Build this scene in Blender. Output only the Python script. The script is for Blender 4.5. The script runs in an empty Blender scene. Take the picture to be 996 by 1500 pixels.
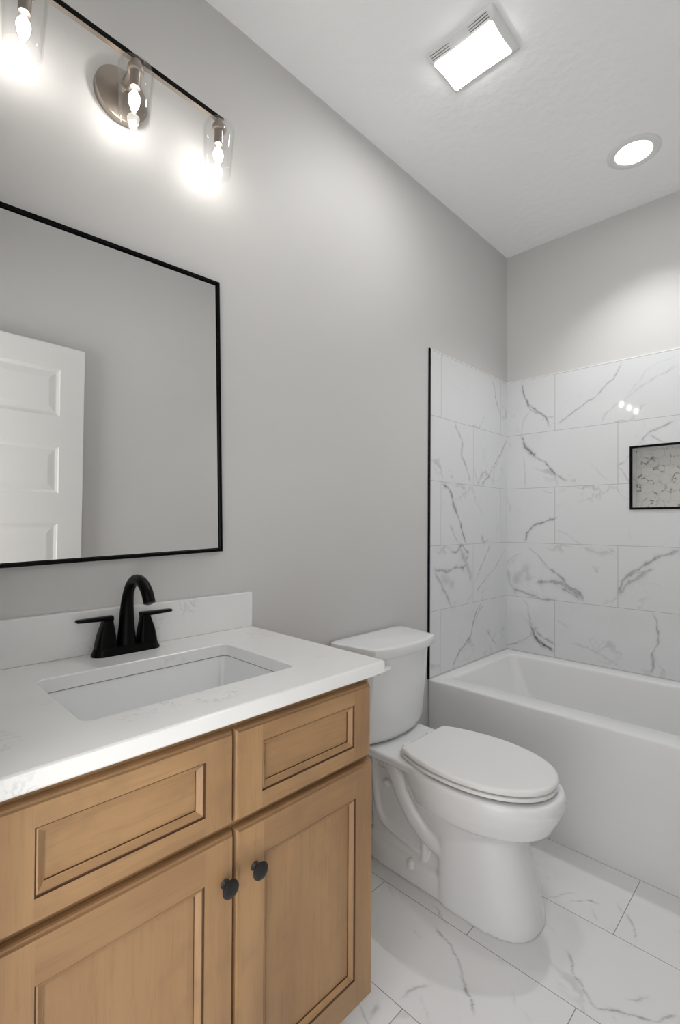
import bpy, bmesh, math, random
import numpy as np
from mathutils import Vector, Matrix, noise

random.seed(7)
scn = bpy.context.scene
COL = scn.collection

# ------------------------------------------------------------------ camera
F_PX, CY = 715.05, 759.84
YAW, PITCH, ROLL = 0.776664, 0.009733, 0.005314
cam_data = bpy.data.cameras.new('camera')
cam_data.sensor_width = 36.0
cam_data.lens = F_PX / 1500.0 * 36.0
cam_data.shift_y = (CY - 750.0) / 1500.0
cam_data.clip_start = 0.02
cam = bpy.data.objects.new('camera', cam_data)
COL.objects.link(cam)
fw = Vector((-math.sin(YAW) * math.cos(PITCH), math.cos(YAW) * math.cos(PITCH), math.sin(PITCH)))
rt = Vector((math.cos(YAW), math.sin(YAW), 0))
up = rt.cross(fw)
rt2 = math.cos(ROLL) * rt + math.sin(ROLL) * up
up2 = rt2.cross(fw)
m = Matrix((rt2, up2, -fw)).transposed().to_4x4()
m.translation = Vector((1.29815, 0.0, 1.20746))
cam.matrix_world = m
scn.camera = cam

# ------------------------------------------------------------------ world and exposure
world = bpy.data.worlds.new('hall_fill')
scn.world = world
world.use_nodes = True
WORLD_TOP, WORLD_UP, WORLD_DOWN = 4.6, 1.75, 4.4     # added fill through the doorway, graded to balance the room: overhead, level, below
_wt = world.node_tree
_bg = _wt.nodes['Background']
_bg.inputs[0].default_value = (1.0, 0.995, 0.985, 1)
_tc = _wt.nodes.new('ShaderNodeTexCoord'); _sx = _wt.nodes.new('ShaderNodeSeparateXYZ'); _mr = _wt.nodes.new('ShaderNodeMapRange')
_wt.links.new(_tc.outputs['Generated'], _sx.inputs[0]); _wt.links.new(_sx.outputs[2], _mr.inputs[0])
for _i, _v in zip((1, 2, 3, 4), (-0.12, 0.05, WORLD_DOWN, WORLD_UP)): _mr.inputs[_i].default_value = _v
_m2 = _wt.nodes.new('ShaderNodeMapRange'); _ad = _wt.nodes.new('ShaderNodeMath')
_wt.links.new(_sx.outputs[2], _m2.inputs[0])
for _i, _v in zip((1, 2, 3, 4), (0.45, 0.95, 0.0, WORLD_TOP - WORLD_UP)): _m2.inputs[_i].default_value = _v
_wt.links.new(_mr.outputs[0], _ad.inputs[0]); _wt.links.new(_m2.outputs[0], _ad.inputs[1])
_wt.links.new(_ad.outputs[0], _bg.inputs[1])
scn.view_settings.view_transform = 'Standard'
scn.view_settings.look = 'None'
scn.view_settings.exposure = 0.16
scn.view_settings.gamma = 1.0
scn.view_settings.use_curve_mapping = False
scn.cycles.max_bounces = 14
scn.cycles.diffuse_bounces = 8
scn.cycles.glossy_bounces = 6
scn.cycles.transparent_max_bounces = 16
scn.cycles.sample_clamp_indirect = 6.0
DOWNLIGHT_L, FAN_L, BULB_L = 11.0, 44.0, 48.0
DOWNLIGHT_W = 32.0        # beam of the recessed downlight

# ------------------------------------------------------------------ dimensions (metres)
YB, H, XR, YF = 2.7009, 2.7612, 1.535, 0.07      # back wall, ceiling, right wall, front wall
ZT = 0.4874                                        # tub rim
YT = 1.9067                                        # tub front
ZC = 0.8831                                        # counter top
TP = 0.3065                                        # tile pitch

# ------------------------------------------------------------------ node helpers
def srgb(r, g, b):
    f = lambda c: (c / 255 / 12.92) if c / 255 <= 0.04045 else ((c / 255 + 0.055) / 1.055) ** 2.4
    return (f(r), f(g), f(b), 1)

class NT:
    def __init__(self, name):
        self.m = bpy.data.materials.new(name)
        self.m.use_nodes = True
        self.t = self.m.node_tree
        self.b = self.t.nodes['Principled BSDF']
        self.out = self.t.nodes['Material Output']
    def n(self, kind, **kw):
        nd = self.t.nodes.new(kind)
        for k, v in kw.items():
            setattr(nd, k, v)
        return nd
    def l(self, a, b):
        self.t.links.new(a, b)
    def val(self, sock, v):
        if hasattr(v, 'is_output') or isinstance(v, bpy.types.NodeSocket):
            self.l(v, sock)
        else:
            sock.default_value = v
    def math(self, op, a, b=0.0, c=None, clamp=False):
        nd = self.n('ShaderNodeMath', operation=op, use_clamp=clamp)
        self.val(nd.inputs[0], a); self.val(nd.inputs[1], b)
        if c is not None: self.val(nd.inputs[2], c)
        return nd.outputs[0]
    def vmath(self, op, a, b):
        nd = self.n('ShaderNodeVectorMath', operation=op)
        self.val(nd.inputs[0], a); self.val(nd.inputs[1], b)
        return nd.outputs[0]
    def noise(self, vec, scale, detail=4, rough=0.5, dist=0.0):
        nd = self.n('ShaderNodeTexNoise')
        if vec is not None: self.l(vec, nd.inputs['Vector'])
        nd.inputs['Scale'].default_value = scale
        nd.inputs['Detail'].default_value = detail
        nd.inputs['Roughness'].default_value = rough
        nd.inputs['Distortion'].default_value = dist
        return nd.outputs[0]
    def remap(self, v, a, b, c=0.0, d=1.0, smooth=True):
        nd = self.n('ShaderNodeMapRange', interpolation_type='SMOOTHSTEP' if smooth else 'LINEAR')
        self.l(v, nd.inputs[0])
        for i, x in zip((1, 2, 3, 4), (a, b, c, d)): nd.inputs[i].default_value = x
        return nd.outputs[0]
    def mix(self, fac, a, b, mode='MIX'):
        nd = self.n('ShaderNodeMix', data_type='RGBA', blend_type=mode)
        self.val(nd.inputs[0], fac); self.val(nd.inputs[6], a); self.val(nd.inputs[7], b)
        return nd.outputs[2]
    def obj(self):
        return self.n('ShaderNodeTexCoord').outputs['Object']
    def bump(self, h, strength, dist=0.01):
        nd = self.n('ShaderNodeBump')
        nd.inputs['Strength'].default_value = strength
        nd.inputs['Distance'].default_value = dist
        self.l(h, nd.inputs['Height'])
        self.l(nd.outputs[0], self.b.inputs['Normal'])
    def set(self, color=None, rough=None, metal=None, spec=None, coat=None):
        if color is not None: self.val(self.b.inputs['Base Color'], color)
        if rough is not None: self.val(self.b.inputs['Roughness'], rough)
        if metal is not None: self.val(self.b.inputs['Metallic'], metal)
        if spec is not None: self.val(self.b.inputs['Specular IOR Level'], spec)
        if coat is not None: self.val(self.b.inputs['Coat Weight'], coat)
        return self.m

def mat_paint(name, col, rough, bump_scale, bump_strength, detail=3):
    t = NT(name); o = t.obj()
    t.bump(t.noise(o, bump_scale, detail), bump_strength, 0.003)
    c = t.mix(t.noise(o, 1.5, 2), col, tuple(x * 0.985 for x in col[:3]) + (1,))
    return t.set(c, rough)

def mat_plain(name, col, rough, metal=0.0, spec=None, coat=None):
    t = NT(name); o = t.obj()
    r = t.remap(t.noise(o, 6, 2), 0.2, 0.8, max(rough - 0.006, 0.0), rough + 0.006)
    return t.set(col, r, metal, spec, coat)

def mat_emit(name, col, strength):
    t = NT(name)
    e = t.n('ShaderNodeEmission')
    e.inputs[0].default_value = col; e.inputs[1].default_value = strength
    t.l(e.outputs[0], t.out.inputs[0])
    return t.m

def mat_thin_glass(name, lo=0.012, hi=0.5, tint=0.985):
    t = NT(name)
    tr = t.n('ShaderNodeBsdfTransparent'); tr.inputs[0].default_value = (tint, tint, tint, 1)
    gl = t.n('ShaderNodeBsdfGlossy'); gl.inputs['Roughness'].default_value = 0.03
    lw = t.n('ShaderNodeLayerWeight'); lw.inputs[0].default_value = 0.35
    f = t.remap(t.math('POWER', lw.outputs['Facing'], 2.4), 0.0, 1.0, lo, hi, smooth=False)
    mx = t.n('ShaderNodeMixShader')
    t.l(f, mx.inputs[0]); t.l(tr.outputs[0], mx.inputs[1]); t.l(gl.outputs[0], mx.inputs[2])
    t.l(mx.outputs[0], t.out.inputs[0])
    return t.m

def mat_marble(name, axes, u0, v0, rough, base, grout, fine=0.3, rowh=TP):
    """Running-bond marble tile; axes = which object axes run along and across the rows."""
    t = NT(name); o = t.obj()
    sp = t.n('ShaderNodeSeparateXYZ'); t.l(o, sp.inputs[0])
    cb = t.n('ShaderNodeCombineXYZ')
    t.l(t.math('ADD', sp.outputs[axes[0]], u0), cb.inputs[0])
    t.l(t.math('ADD', sp.outputs[axes[1]], v0), cb.inputs[1])
    br = t.n('ShaderNodeTexBrick', offset=0.5, offset_frequency=2, squash=1.0, squash_frequency=2)
    t.l(cb.outputs[0], br.inputs['Vector'])
    br.inputs['Color1'].default_value = (0, 0, 0, 1); br.inputs['Color2'].default_value = (1, 1, 1, 1)
    br.inputs['Mortar'].default_value = (0.5, 0.5, 0.5, 1)
    br.inputs['Scale'].default_value = 1.0
    br.inputs['Mortar Size'].default_value = 0.0011
    br.inputs['Mortar Smooth'].default_value = 0.1
    br.inputs['Brick Width'].default_value = TP * 2
    br.inputs['Row Height'].default_value = rowh
    rnd = br.outputs['Color']; mortar = br.outputs['Fac']
    off = t.vmath('ADD', cb.outputs[0], t.vmath('MULTIPLY', rnd, (37.0, 53.0, 71.0)))
    warp = t.vmath('ADD', off, t.vmath('MULTIPLY', t.n_noise_col(off, 3.0), (0.25, 0.25, 0.25)))
    n1 = t.noise(warp, 1.6, 5, 0.55)
    r1 = t.remap(t.math('ABSOLUTE', t.math('SUBTRACT', n1, 0.5)), 0.0, 0.012, 1.0, 0.0)
    m1 = t.remap(t.noise(off, 4.0, 2), 0.48, 0.68)
    n2 = t.noise(t.vmath('ADD', warp, (5.2, 1.3, 9.1)), 3.2, 5, 0.6)
    r2 = t.remap(t.math('ABSOLUTE', t.math('SUBTRACT', n2, 0.5)), 0.0, 0.01, 1.0, 0.0)
    m2 = t.remap(t.noise(t.vmath('ADD', off, (3.0, 8.0, 2.0)), 3.0, 2), 0.52, 0.72)
    soft = t.math('MULTIPLY', t.remap(t.noise(warp, 2.2, 4), 0.55, 0.8), 0.10)
    f = t.math('ADD', t.math('MULTIPLY', t.math('MULTIPLY', r1, m1), fine), t.math('MULTIPLY', t.math('MULTIPLY', r2, m2), fine * 0.6))
    at = t.n('ShaderNodeAttribute', attribute_name='vein', attribute_type='GEOMETRY')
    hand = t.math('MULTIPLY', at.outputs['Fac'], t.remap(t.noise(o, 60, 4, 0.7), 0.25, 0.6, 0.55, 1.0))
    f = t.math('ADD', t.math('ADD', f, soft), hand, clamp=True)
    c = t.mix(f, base, srgb(92, 92, 94))
    c = t.mix(mortar, c, grout)
    t.bump(t.math('SUBTRACT', 1.0, mortar), 0.25, 0.0008)
    return t.set(c, t.math('ADD', rough, t.math('MULTIPLY', mortar, 0.4)))

def _nc(self, vec, scale):
    nd = self.n('ShaderNodeTexNoise')
    self.l(vec, nd.inputs['Vector']); nd.inputs['Scale'].default_value = scale; nd.inputs['Detail'].default_value = 3
    return nd.outputs['Color']
NT.n_noise_col = _nc

def mat_wood(name, grain):
    t = NT(name); o = t.obj()
    s = [30.0, 30.0, 30.0]; s[grain] = 2.2
    p = t.vmath('MULTIPLY', o, tuple(s))
    fine = t.noise(p, 4.0, 6, 0.65, 0.4)
    s2 = [7.0, 7.0, 7.0]; s2[grain] = 0.9
    broad = t.noise(t.vmath('MULTIPLY', o, tuple(s2)), 1.0, 3, 0.5, 1.2)
    mott = t.noise(o, 9.0, 3, 0.6)
    c = t.mix(t.remap(broad, 0.3, 0.7), srgb(147, 114, 81), srgb(168, 133, 94))
    c = t.mix(t.math('MULTIPLY', t.remap(fine, 0.45, 0.75), 0.38), c, srgb(128, 97, 68))
    c = t.mix(t.math('MULTIPLY', t.remap(mott, 0.48, 0.72), 0.5), c, srgb(134, 106, 80))
    t.bump(fine, 0.05, 0.001)
    return t.set(c, 0.38, spec=0.4)

def mat_quartz():
    t = NT('white_quartz'); o = t.obj()
    w = t.vmath('ADD', o, t.vmath('MULTIPLY', t.n_noise_col(o, 9.0), (0.06, 0.06, 0.06)))
    r = t.remap(t.math('ABSOLUTE', t.math('SUBTRACT', t.noise(w, 24.0, 5, 0.6), 0.5)), 0.0, 0.035, 1.0, 0.0)
    mk = t.remap(t.noise(o, 7.5, 3), 0.58, 0.72)
    cl = t.remap(t.noise(w, 3.0, 4), 0.45, 0.75)
    c = t.mix(t.math('MULTIPLY', cl, 0.12), srgb(230, 230, 229), srgb(200, 200, 202))
    c = t.mix(t.math('MULTIPLY', t.math('MULTIPLY', r, mk), 0.32), c, srgb(160, 160, 162))
    return t.set(c, 0.22)

def mat_metal(name, col, rough):
    t = NT(name); o = t.obj()
    r = t.remap(t.noise(t.vmath('MULTIPLY', o, (1, 1, 60)), 20, 3), 0.3, 0.7, rough - 0.05, rough + 0.05)
    return t.set(col, r, 1.0)

M = {}
M['wall'] = mat_paint('wall_paint', srgb(200, 199, 197), 0.55, 260, 0.06)
M['ceil'] = mat_paint('ceiling_paint', srgb(244, 244, 244), 0.8, 26, 1.0, 5)
M['trimwhite'] = mat_plain('white_trim_paint', srgb(214, 214, 212), 0.35)
M['porc'] = mat_plain('white_porcelain', srgb(226, 227, 228), 0.10)
M['plastic'] = mat_plain('white_plastic', srgb(226, 226, 225), 0.28)
M['acryl'] = mat_plain('white_acrylic', srgb(226, 226, 226), 0.22)
M['black'] = mat_plain('matte_black_metal', srgb(3, 3, 3), 0.33, 0.0, 0.12)
M['knob'] = mat_plain('dark_bronze_metal', srgb(34, 33, 32), 0.4, 0.3)
M['nickel'] = mat_metal('brushed_nickel', srgb(168, 158, 148), 0.33)
M['chrome'] = mat_metal('chrome', srgb(215, 215, 215), 0.12)
M['silver'] = NT('mirror_silver').set((0.93, 0.935, 0.93, 1), 0.0, 1.0)
M['glass'] = mat_thin_glass('clear_shade_glass')
M['bulbglass'] = mat_thin_glass('clear_bulb_glass', 0.012, 0.3)
M['wood_v'] = mat_wood('maple_vertical_grain', 2)
M['wood_h'] = mat_wood('maple_horizontal_grain', 1)
M['wood_glaze'] = mat_plain('dark_glaze_groove', srgb(78, 52, 32), 0.5)
M['quartz'] = mat_quartz()
M['caulk'] = mat_plain('grey_caulk', srgb(135, 133, 129), 0.6)
M['white_caulk'] = mat_plain('white_caulk', srgb(226, 226, 226), 0.4)
M['dark'] = mat_plain('dark_slot', srgb(70, 70, 70), 0.8)
M['down_e'] = mat_emit('downlight_glow', (0.98, 0.99, 1.0, 1), DOWNLIGHT_L)
M['fan_e'] = mat_emit('fan_lens_glow', (1.0, 0.99, 0.98, 1), FAN_L)
M['bulb_e'] = mat_emit('bulb_glow', (1.0, 0.955, 0.9, 1), BULB_L)
GROUT = srgb(160, 158, 154)
MARB = srgb(214, 215, 216)
M['tile_back'] = mat_marble('marble_tile_back', (0, 2), -0.2766 + TP, -1.7173 + TP * 20, 0.045, MARB, GROUT)
M['tile_left'] = mat_marble('marble_tile_left', (1, 2), -2.0064 + TP, -1.7173 + TP * 20, 0.045, MARB, GROUT)
M['tile_right'] = M['tile_left']
M['tile_floor'] = mat_marble('marble_tile_floor', (0, 1), -0.86 + TP, -1.604 + 0.3075 * 20, 0.2, srgb(222, 222, 222), srgb(128, 125, 120), 0.22, 0.3075)
def mat_mosaic():
    t = NT('marble_hexagon_mosaic'); o = t.obj()
    at = t.n('ShaderNodeAttribute', attribute_name='tile_id', attribute_type='GEOMETRY')
    off = t.vmath('ADD', o, t.vmath('MULTIPLY', at.outputs['Color'], (17.0, 29.0, 41.0)))
    w = t.vmath('ADD', off, t.vmath('MULTIPLY', t.n_noise_col(off, 12.0), (0.05, 0.05, 0.05)))
    r = t.remap(t.math('ABSOLUTE', t.math('SUBTRACT', t.noise(w, 11.0, 4, 0.6), 0.5)), 0.0, 0.03, 1.0, 0.0)
    mk = t.remap(t.noise(off, 14.0, 2), 0.43, 0.58)
    c = t.mix(t.math('MULTIPLY', t.math('MULTIPLY', r, mk), 0.85), srgb(206, 205, 200), srgb(70, 70, 70))
    return t.set(c, 0.3)
M['mosaic'] = mat_mosaic()
M['mosaic_grout'] = mat_plain('mosaic_grout', srgb(190, 188, 183), 0.7)

# ------------------------------------------------------------------ object helpers
def root_loc(p):
    v = Vector((0, 0, 0))
    while p is not None:
        v += p.location; p = p.parent
    return v

def obj(name, bm, mats, parent=None, smooth=False, loc=None):
    """Link a bmesh written in world coordinates as ONE object; loc = its own origin."""
    if not isinstance(mats, (list, tuple)): mats = [mats]
    bmesh.ops.recalc_face_normals(bm, faces=bm.faces)
    base = root_loc(parent)
    o_at = Vector(loc) if loc is not None else (base if parent is not None else Vector((0, 0, 0)))
    bmesh.ops.translate(bm, verts=bm.verts, vec=-o_at)
    me = bpy.data.meshes.new(name)
    bm.to_mesh(me); bm.free()
    for k in mats: me.materials.append(k)
    if smooth:
        me.polygons.foreach_set('use_smooth', [True] * len(me.polygons))
        if smooth is not True:
            me.set_sharp_from_angle(angle=math.radians(smooth))
    o = bpy.data.objects.new(name, me)
    COL.objects.link(o)
    o.location = o_at - base
    o.parent = parent
    return o

def thing(name, label, cat, loc, group=None):
    o = bpy.data.objects.new(name, None)
    o.empty_display_size = 0.05
    COL.objects.link(o)
    o.location = loc
    o['label'] = label; o['category'] = cat
    if group: o['group'] = group
    return o

def tag(o, label, cat, group=None):
    o['label'] = label; o['category'] = cat
    if group: o['group'] = group
    return o

def struct(o, label=None, cat=None):
    o['kind'] = 'structure'
    if label: o['label'] = label
    if cat: o['category'] = cat
    return o

def box(bm, x0, x1, y0, y1, z0, z1, mi=0, bev=0.0):
    vs = [bm.verts.new((x, y, z)) for x in (x0, x1) for y in (y0, y1) for z in (z0, z1)]
    q = [(0, 1, 3, 2), (4, 6, 7, 5), (0, 4, 5, 1), (2, 3, 7, 6), (0, 2, 6, 4), (1, 5, 7, 3)]
    fs = [bm.faces.new([vs[i] for i in f]) for f in q]
    for f in fs: f.material_index = mi
    if bev:
        es = list({e for f in fs for e in f.edges})
        r = bmesh.ops.bevel(bm, geom=es, offset=bev, segments=2, affect='EDGES', profile=0.5)
        for f in r['faces']: f.material_index = mi
    return fs

def loft(bm, rings, close=True, cap0=True, cap1=True, mi=0):
    R = [[bm.verts.new(p) for p in r] for r in rings]
    n = len(R[0])
    for a, b in zip(R, R[1:]):
        for i in range(n if close else n - 1):
            j = (i + 1) % n
            f = bm.faces.new((a[i], a[j], b[j], b[i])); f.material_index = mi
    if cap0: bm.faces.new(R[0]).material_index = mi
    if cap1: bm.faces.new(R[-1]).material_index = mi
    return R

def rrect(x0, x1, y0, y1, z, r, n=6):
    pts = []
    for cx, cy, a0 in ((x1 - r, y1 - r, 0), (x0 + r, y1 - r, 90), (x0 + r, y0 + r, 180), (x1 - r, y0 + r, 270)):
        for k in range(n + 1):
            a = math.radians(a0 + 90 * k / n)
            pts.append((cx + r * math.cos(a), cy + r * math.sin(a), z))
    return pts

def lathe(bm, prof, center, axis='Z', n=32, cap0=False, cap1=False, mi=0):
    """prof: (radius, distance along the axis)."""
    rings = []
    for r, h in prof:
        ring = []
        for k in range(n):
            a = 2 * math.pi * k / n
            c, s = r * math.cos(a), r * math.sin(a)
            d = {'Z': (c, s, h), 'X': (h, c, s), 'Y': (c, h, s)}[axis]
            ring.append(tuple(center[i] + d[i] for i in range(3)))
        rings.append(ring)
    loft(bm, rings, True, cap0, cap1, mi)

def tube(bm, pts, radii, n=16, cap=True, flat=1.0):
    pts = [Vector(p) for p in pts]
    if not isinstance(radii, (list, tuple)): radii = [radii] * len(pts)
    rings = []
    ref = None
    for i, p in enumerate(pts):
        t = (pts[min(i + 1, len(pts) - 1)] - pts[max(i - 1, 0)]).normalized()
        if ref is None:
            ref = t.cross(Vector((0, 1, 0)))
            if ref.length < 0.1: ref = t.cross(Vector((1, 0, 0)))
            ref.normalize()
        a = (ref - t * ref.dot(t)).normalized(); b = t.cross(a); ref = a
        r = radii[i]
        ra, rb = r if isinstance(r, (list, tuple)) else (r, r * flat)
        rings.append([p + a * ra * math.cos(2 * math.pi * k / n) + b * rb * math.sin(2 * math.pi * k / n) for k in range(n)])
    loft(bm, rings, True, cap, cap)

def catmull(pts, k=8):
    P = [Vector(p) for p in pts]; out = []
    P = [2 * P[0] - P[1]] + P + [2 * P[-1] - P[-2]]
    for i in range(1, len(P) - 2):
        for j in range(k):
            t = j / k
            a, b, c, d = P[i - 1:i + 3]
            out.append(0.5 * ((2 * b) + (c - a) * t + (2 * a - 5 * b + 4 * c - d) * t * t + (3 * b - a - 3 * c + d) * t ** 3))
    out.append(P[-2])
    return out

VEINS_BACK=[
(0.75,5,[(0.098,2.018),(0.109,1.926),(0.148,1.870),(0.191,1.825),(0.224,1.790),(0.238,1.743)]),
(0.55,4,[(0.120,1.918),(0.140,1.856),(0.191,1.815),(0.231,1.782)]),
(0.3,3,[(0.140,1.856),(0.098,1.793),(0.089,1.733)]),
(0.3,3,[(0.191,1.772),(0.282,1.796)]),
(0.5,4,[(0.604,2.014),(0.574,1.956),(0.530,1.924),(0.486,1.870),(0.420,1.832),(0.366,1.798),(0.289,1.758)]),
(0.18,5,[(0.834,1.952),(0.770,1.928),(0.703,1.890),(0.622,1.832),(0.574,1.800),(0.524,1.760),(0.509,1.721)]),
(0.15,3,[(0.834,1.996),(0.759,1.976),(0.692,1.925),(0.610,1.834)]),
(0.2,4,[(0.318,1.864),(0.352,1.877)]),
(0.75,8,[(0.089,1.712),(0.120,1.644),(0.179,1.577)]),
(0.65,6,[(0.179,1.577),(0.224,1.551),(0.282,1.487),(0.342,1.435)]),
(0.3,3,[(0.110,1.599),(0.108,1.492),(0.115,1.414)]),
(0.4,4,[(0.209,1.402),(0.239,1.386),(0.275,1.380)]),
(0.7,7,[(0.282,1.240),(0.224,1.233),(0.164,1.200),(0.126,1.154),(0.110,1.108)]),
(0.2,4,[(0.283,1.179),(0.367,1.137),(0.421,1.096)]),
(0.15,4,[(0.543,1.435),(0.473,1.495),(0.447,1.525)]),
(0.15,3,[(0.622,1.183),(0.639,1.124)]),
(0.4,4,[(0.126,1.075),(0.195,1.020),(0.225,0.980),(0.297,0.931)]),
(0.6,7,[(0.232,0.978),(0.297,0.931),(0.353,0.885),(0.394,0.861),(0.421,0.814)]),
(0.55,14,[(0.180,0.884),(0.254,0.898),(0.311,0.896),(0.367,0.865),(0.414,0.834)]),
(0.5,12,[(0.311,0.874),(0.367,0.844),(0.410,0.820)]),
(0.5,9,[(0.039,0.840),(0.063,0.835),(0.134,0.812),(0.210,0.797),(0.283,0.805)]),
(0.22,30,[(0.055,0.858),(0.071,0.913),(0.118,0.955),(0.134,0.880)]),
(0.3,14,[(0.006,0.963),(0.023,0.870),(0.071,0.805)]),
(0.2,12,[(0.421,1.096),(0.499,1.071),(0.573,1.054)]),
(0.35,10,[(0.536,1.087),(0.576,1.061)]),
(0.55,9,[(0.586,0.873),(0.610,0.929),(0.645,0.972),(0.703,1.022),(0.736,1.050),(0.780,1.065),(0.833,1.099)]),
(0.4,12,[(0.586,0.860),(0.621,0.910),(0.668,0.954),(0.725,1.004)]),
(0.5,6,[(0.592,0.921),(0.622,0.937),(0.657,0.973),(0.736,0.998)]),
(0.4,4,[(0.095,0.784),(0.131,0.743),(0.138,0.653)]),
(0.8,8,[(0.142,0.653),(0.158,0.595),(0.210,0.552),(0.262,0.517)]),
(0.5,7,[(0.150,0.639),(0.210,0.589),(0.269,0.562)]),
(0.25,3,[(-0.001,0.499),(0.119,0.558)]),
(0.2,4,[(0.283,0.703),(0.367,0.658)]),
(0.2,5,[(0.367,0.586),(0.499,0.554),(0.598,0.506)]),
(0.55,5,[(0.725,0.791),(0.741,0.741),(0.752,0.641),(0.736,0.587),(0.727,0.497)]),
(0.3,9,[(0.741,0.600),(0.736,0.548)]),
(0.5,6,[(0.588,1.503),(0.619,1.524)]),
(0.2,5,[(0.619,1.524),(0.680,1.618)]),
(0.5,6,[(0.680,1.618),(0.726,1.658),(0.770,1.671),(0.828,1.689)]),
(0.5,6,[(0.720,1.643),(0.748,1.623),(0.775,1.603)]),
(0.2,4,[(0.013,1.372),(0.030,1.262)]),
]
VEINS_LEFT=[
(0.45,5,[(2.517,2.006),(2.559,1.915),(2.625,1.803)]),
(0.45,6,[(2.132,1.713),(2.197,1.640),(2.197,1.557),(2.251,1.479),(2.293,1.423)]),
(0.2,3,[(2.082,1.666),(2.132,1.618)]),
(0.55,5,[(2.693,1.696),(2.610,1.600),(2.514,1.515),(2.483,1.467),(2.398,1.410)]),
(0.3,4,[(2.659,1.637),(2.545,1.517),(2.530,1.410)]),
(0.65,7,[(2.018,1.405),(2.071,1.385),(2.109,1.320),(2.173,1.240),(2.213,1.157),(2.253,1.108)]),
(0.4,5,[(2.085,1.205),(2.135,1.151),(2.174,1.103)]),
(0.45,8,[(2.409,1.155),(2.424,1.111),(2.484,1.109)]),
(0.2,4,[(2.307,1.398),(2.335,1.328),(2.423,1.258)]),
(0.6,9,[(2.098,1.072),(2.148,1.056),(2.200,1.102),(2.267,1.051)]),
(0.35,26,[(2.174,1.083),(2.227,1.018),(2.281,0.959),(2.287,0.916)]),
(0.5,9,[(1.945,0.995),(2.050,0.981),(2.174,0.987),(2.267,1.002)]),
(0.6,8,[(1.944,1.007),(1.956,0.994)]),
(0.45,10,[(1.956,0.981),(2.002,0.939),(2.050,0.869),(2.099,0.804)]),
(0.2,30,[(2.002,0.952),(2.074,0.933),(2.124,0.889)]),
(0.4,5,[(2.500,1.087),(2.395,0.981),(2.323,0.899)]),
(0.35,4,[(2.679,1.066),(2.516,0.944),(2.338,0.855)]),
(0.35,14,[(2.200,1.020),(2.267,1.044)]),
(0.6,5,[(2.402,0.791),(2.338,0.727),(2.283,0.635),(2.177,0.571),(2.114,0.495)]),
(0.35,5,[(2.425,0.781),(2.311,0.674),(2.243,0.573)]),
(0.4,5,[(2.456,0.623),(2.518,0.568),(2.575,0.536)]),
(0.25,4,[(2.581,0.611),(2.518,0.568)]),
]
VEINS_FLOOR=[
(0.6,4,[(0.478,1.265),(0.545,1.232),(0.595,1.184),(0.632,1.139),(0.679,1.099)]),
(0.15,4,[(0.719,1.238),(0.756,1.187)]),
(0.15,4,[(0.765,1.196),(0.795,1.177)]),
(0.55,4,[(0.791,1.446),(0.822,1.396),(0.865,1.357),(0.901,1.331),(0.967,1.379),(1.012,1.406),(1.044,1.459)]),
(0.6,3,[(0.753,1.689),(0.770,1.700),(0.791,1.707)]),
(0.3,3,[(0.671,1.607),(0.722,1.703),(0.744,1.686)]),
(0.3,3,[(0.725,1.635),(0.757,1.693)]),
(0.45,3,[(0.821,1.750),(0.848,1.715)]),
(0.55,4,[(0.859,1.722),(0.890,1.684),(0.913,1.623)]),
(0.3,3,[(0.780,1.667),(0.811,1.623)]),
(0.2,3,[(0.699,1.511),(0.749,1.484)]),
(0.35,5,[(0.539,1.002),(0.550,1.051),(0.572,1.089)]),
(0.25,3,[(0.572,1.047),(0.618,1.015)]),
(0.4,3,[(0.271,1.291),(0.302,1.270)]),
(0.4,3,[(0.433,1.215),(0.470,1.197)]),
(0.3,8,[(0.502,0.959),(0.520,0.906)]),
(0.25,12,[(0.489,0.910),(0.514,0.912)]),
(0.3,4,[(0.648,1.295),(0.668,1.285)]),
(0.3,4,[(0.942,1.408),(0.982,1.461)]),
(0.4,3,[(0.411,1.319),(0.471,1.303),(0.514,1.292)]),
(0.3,3,[(0.331,1.309),(0.351,1.319)]),
]

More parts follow.
